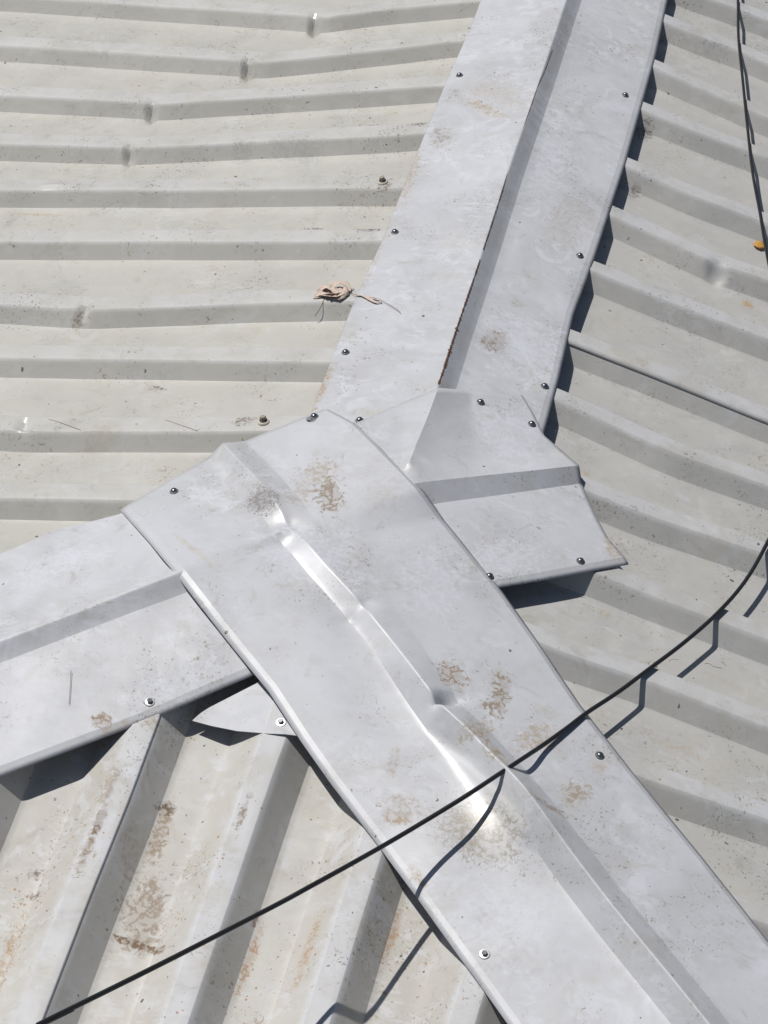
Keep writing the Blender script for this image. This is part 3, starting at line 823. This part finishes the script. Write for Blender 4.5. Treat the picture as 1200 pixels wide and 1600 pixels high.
cab = [PH(20, 1622, .32, 'B'), PH(60, 1601, .305, 'B'), PH(240, 1512, .24, 'B'), PH(420, 1420, .172, 'B'), PH(483, 1386, .154, 'B'), PH(559, 1344, .117, 'B'), PH(632, 1302, .085, 'B'), PH(721, 1248, .066), PH(785, 1206, .0490),
       PH(820, 1183, .028, 'R'), PH(850, 1163, .0165, 'R'), PH(885, 1138, .0125, 'R'), PH(918, 1113, .0105, 'R'), PH(965, 1082, .0060, 'R'), PH(1012, 1047, .0042, 'R'), PH(1070, 1003, .0035, 'R'), PH(1122, 957, .0042, 'R'), PH(1165, 907, .006, 'R'),
       PH(1200, 846, .010, 'R'), PH(1225, 790, .012, 'R'), PH(1270, 680, .012, 'R')]
def onwards(a, b, dist, n, h):
    d = (b-a); d.z = 0; d.normalize(); out = []
    for i in range(1, n+1):
        q = b+d*dist*i/n; out.append(Vector((q.x, q.y, z0(q.x, q.y)+h)))
    return out
_d = (cab[0]-cab[2]).normalized()
cab = [cab[0]+_d*2.4+Vector((0, 0, .12)), cab[0]+_d*1.2+Vector((0, 0, .03))]+cab+onwards(cab[-2], cab[-1], 2.0, 8, .006)
c1 = tube(cab, .0035, M_cable, 'cable'); tag(c1, 'taut black cable crossing the lower half of the frame over the diagonal cap', 'cable', 'black cables')
cab2 = [PH(1150, -60, .004, 'R'), PH(1153, 0, .0035, 'R'), PH(1154, 60, .003, 'R'), PH(1160, 120, .003, 'R'), PH(1167, 190, .003, 'R'), PH(1176, 270, .003, 'R'), PH(1187, 330, .003, 'R'), PH(1196, 385, .003, 'R'), PH(1207, 440, .003, 'R'), PH(1225, 520, .003, 'R')]
cab2 = onwards(cab2[1], cab2[0], 2.4, 10, .004)[::-1]+cab2+onwards(cab2[-2], cab2[-1], 1.8, 8, .004)
c2 = tube(cab2, .0031, M_cable, 'cable'); tag(c2, 'thin black cable lying over the ribs at the upper right edge of the frame', 'cable', 'black cables')

# ------------------------------------------------------------------ debris
def crumpled(name, outline, h, mat, amp, seed, label, cat, subs=3):
    random.seed(seed)
    pts = [P(x, y, h) for x, y in outline]; c = sum(pts, Vector())/len(pts)
    V = []; F = []; n = len(pts); rings = 4
    for r in range(rings):
        f = 1-r/rings
        for p in pts:
            q = c+(p-c)*f; V.append(q+Vector((0, 0, amp*(1-f)*.7+random.uniform(0, amp)*(.4 if r == 0 else 1))))
    V.append(c+Vector((0, 0, amp)))
    for r in range(rings-1):
        for i in range(n):
            a = r*n+i; b = r*n+(i+1) % n; F.append((a, b, b+n, a+n))
    for i in range(n): F.append(((rings-1)*n+i, (rings-1)*n+(i+1) % n, len(V)-1))
    o = mesh_obj(name, V, F, mat, origin=c, sharp=60)
    if sum(p.normal.z for p in o.data.polygons) < 0: o.data.flip_normals()
    md = o.modifiers.new('thickness', 'SOLIDIFY'); md.thickness = .0006
    tag(o, label, cat); return o
M_scrap = plain('dry_scrap', (.54, .44, .38), .8, 0, .35, 200)
M_oleaf = plain('orange_leaf', (.50, .27, .06), .7, 0, .4, 150)
M_twig = plain('twig', (.20, .14, .09), .85)
def ribbons(name, paths, mat, seed, label, cat):
    random.seed(seed); V, F = [], []
    for pts, w0, curl in paths:
        q = [P(x, y, h) for x, y, h in pts]; cu = []
        for i in range(len(q)-1):
            p0, p1, p2, p3 = q[max(0, i-1)], q[i], q[i+1], q[min(len(q)-1, i+2)]
            for k in range(5):
                t = k/5; cu.append(.5*((2*p1)+(p2-p0)*t+(2*p0-5*p1+4*p2-p3)*t*t+(3*p1-p0-3*p2+p3)*t**3))
        cu.append(q[-1]); b0 = len(V); n = len(cu)
        for i, p in enumerate(cu):
            d = (cu[min(i+1, n-1)]-cu[max(i-1, 0)]).normalized(); f = i/(n-1)
            sd = d.cross(Vector((0, 0, 1))).normalized()
            wd = w0*(math.sin(math.pi*(.08+.84*f))**.6)*(1+random.uniform(-.18, .18))
            tw = curl*math.sin(f*5+seed)
            sd2 = sd*math.cos(tw)+Vector((0, 0, 1))*math.sin(tw)
            for k in range(5):
                c = (k-2)/2
                V.append(p+sd2*wd*c+Vector((0, 0, wd*(.35*c*c*(1 if curl > 0 else -1))+random.uniform(0, .0004))))
        for i in range(n-1):
            for k in range(4):
                a = b0+i*5+k; F.append((a, a+1, a+6, a+5))
    o = mesh_obj(name, V, F, mat, origin=V[0], sharp=55)
    md = o.modifiers.new('thickness', 'SOLIDIFY'); md.thickness = .0004
    tag(o, label, cat); return o
ribbons('dry_scrap', [
    ([(491, 463, .002), (500, 460, .004), (512, 462, .005), (524, 463, .005), (536, 458, .006), (545, 452, .005)], .0075, .25),
    ([(498, 459, .003), (502, 452, .007), (512, 450, .009), (521, 454, .008), (528, 461, .005)], .0085, .25),
    ([(502, 458, .003), (512, 457, .004), (522, 457, .005), (534, 454, .005), (540, 452, .004)], .0110, .15),
    ([(516, 453, .006), (522, 446, .010), (532, 443, .011), (541, 446, .009), (545, 456, .004)], .0085, .3),
    ([(522, 466, .002), (532, 463, .006), (540, 455, .009), (539, 448, .010)], .0070, -.25),
    ([(541, 442, .006), (546, 448, .005), (549, 451, .003), (553, 450, .002)], .0016, .4),
    ([(489, 466, .001), (496, 465, .002), (505, 463, .003)], .0014, .3)], M_scrap, 5, 'crumpled pinkish brown scrap on the beige rib left of the tall ridge cap', 'scrap')
ribbons('dry_scrap', [
    ([(556, 462, .006), (566, 462, .0065), (576, 467, .007), (586, 472, .007), (593, 472, .0065)], .0026, .5),
    ([(572, 464, .0065), (582, 464, .009), (591, 467, .008), (596, 473, .006)], .0022, -.5)], M_scrap, 8, 'narrow dry brown shred lying on the ridge cap beside the crumpled scrap', 'scrap')
crumpled('leaf', [(1176, 381), (1182, 377), (1188, 376), (1194, 381), (1195, 388), (1188, 389), (1181, 386)], -.027, M_oleaf, .003, 9, 'small orange leaf under the cable at the right edge of the frame', 'leaf')
def twig(pts, h, label, r=.0007, pl=None):
    o = tube([P(x, y, hh, pl) for (x, y), hh in zip(pts, h if isinstance(h, list) else [h]*len(pts))], r, M_twig, 'twig', 6, 4)
    tag(o, label, 'twig', 'fine dry twigs'); return o
twig([(547, 456), (560, 462), (590, 467), (612, 478), (626, 488)], [.004, .006, .0065, .0065, .0065], 'thin dry stalk trailing from the crumpled scrap over the ridge cap', .0005)
twig([(507, 466), (500, 482), (492, 494)], [.001, -.006, -.016], 'thin straight stalk pointing down from the crumpled scrap', pl='L')

for pts, hh, lb, rr_ in (
    ([(1045, 1035), (1048, 1031), (1054, 1030), (1060, 1031)], -.0338, 'tiny curled dark fibre in the roof pan just left of the cable shadow', .0005),
    ([(1101, 1037), (1108, 1037), (1114, 1041), (1122, 1043), (1128, 1044)], -.0338, 'wavy dark fibre in the roof pan right of the cable shadow', .0005),
    ([(1127, 1034), (1131, 1037), (1134, 1040)], -.0338, 'shortest dark fibre in the roof pan, right of the wavy one', .0005)):
    twig(pts, hh, lb, rr_, 'R')
for pts, lb in (([(76, 655), (90, 659), (110, 666), (126, 672)], 'straight dry straw on the beige rib near the left edge of the frame'),
                ([(258, 656), (270, 660), (290, 667), (308, 673)], 'straight dry straw on the beige rib left of the tall washered screw')):
    twig(pts, .0006, lb, .0005, 'L')
twig([(111, 1048), (110, 1065), (109, 1085), (108, 1100)], .0060, 'upright hair thin straw on the left hip cap lower wing', .0004, 'B')
bpy.context.view_layer.update()
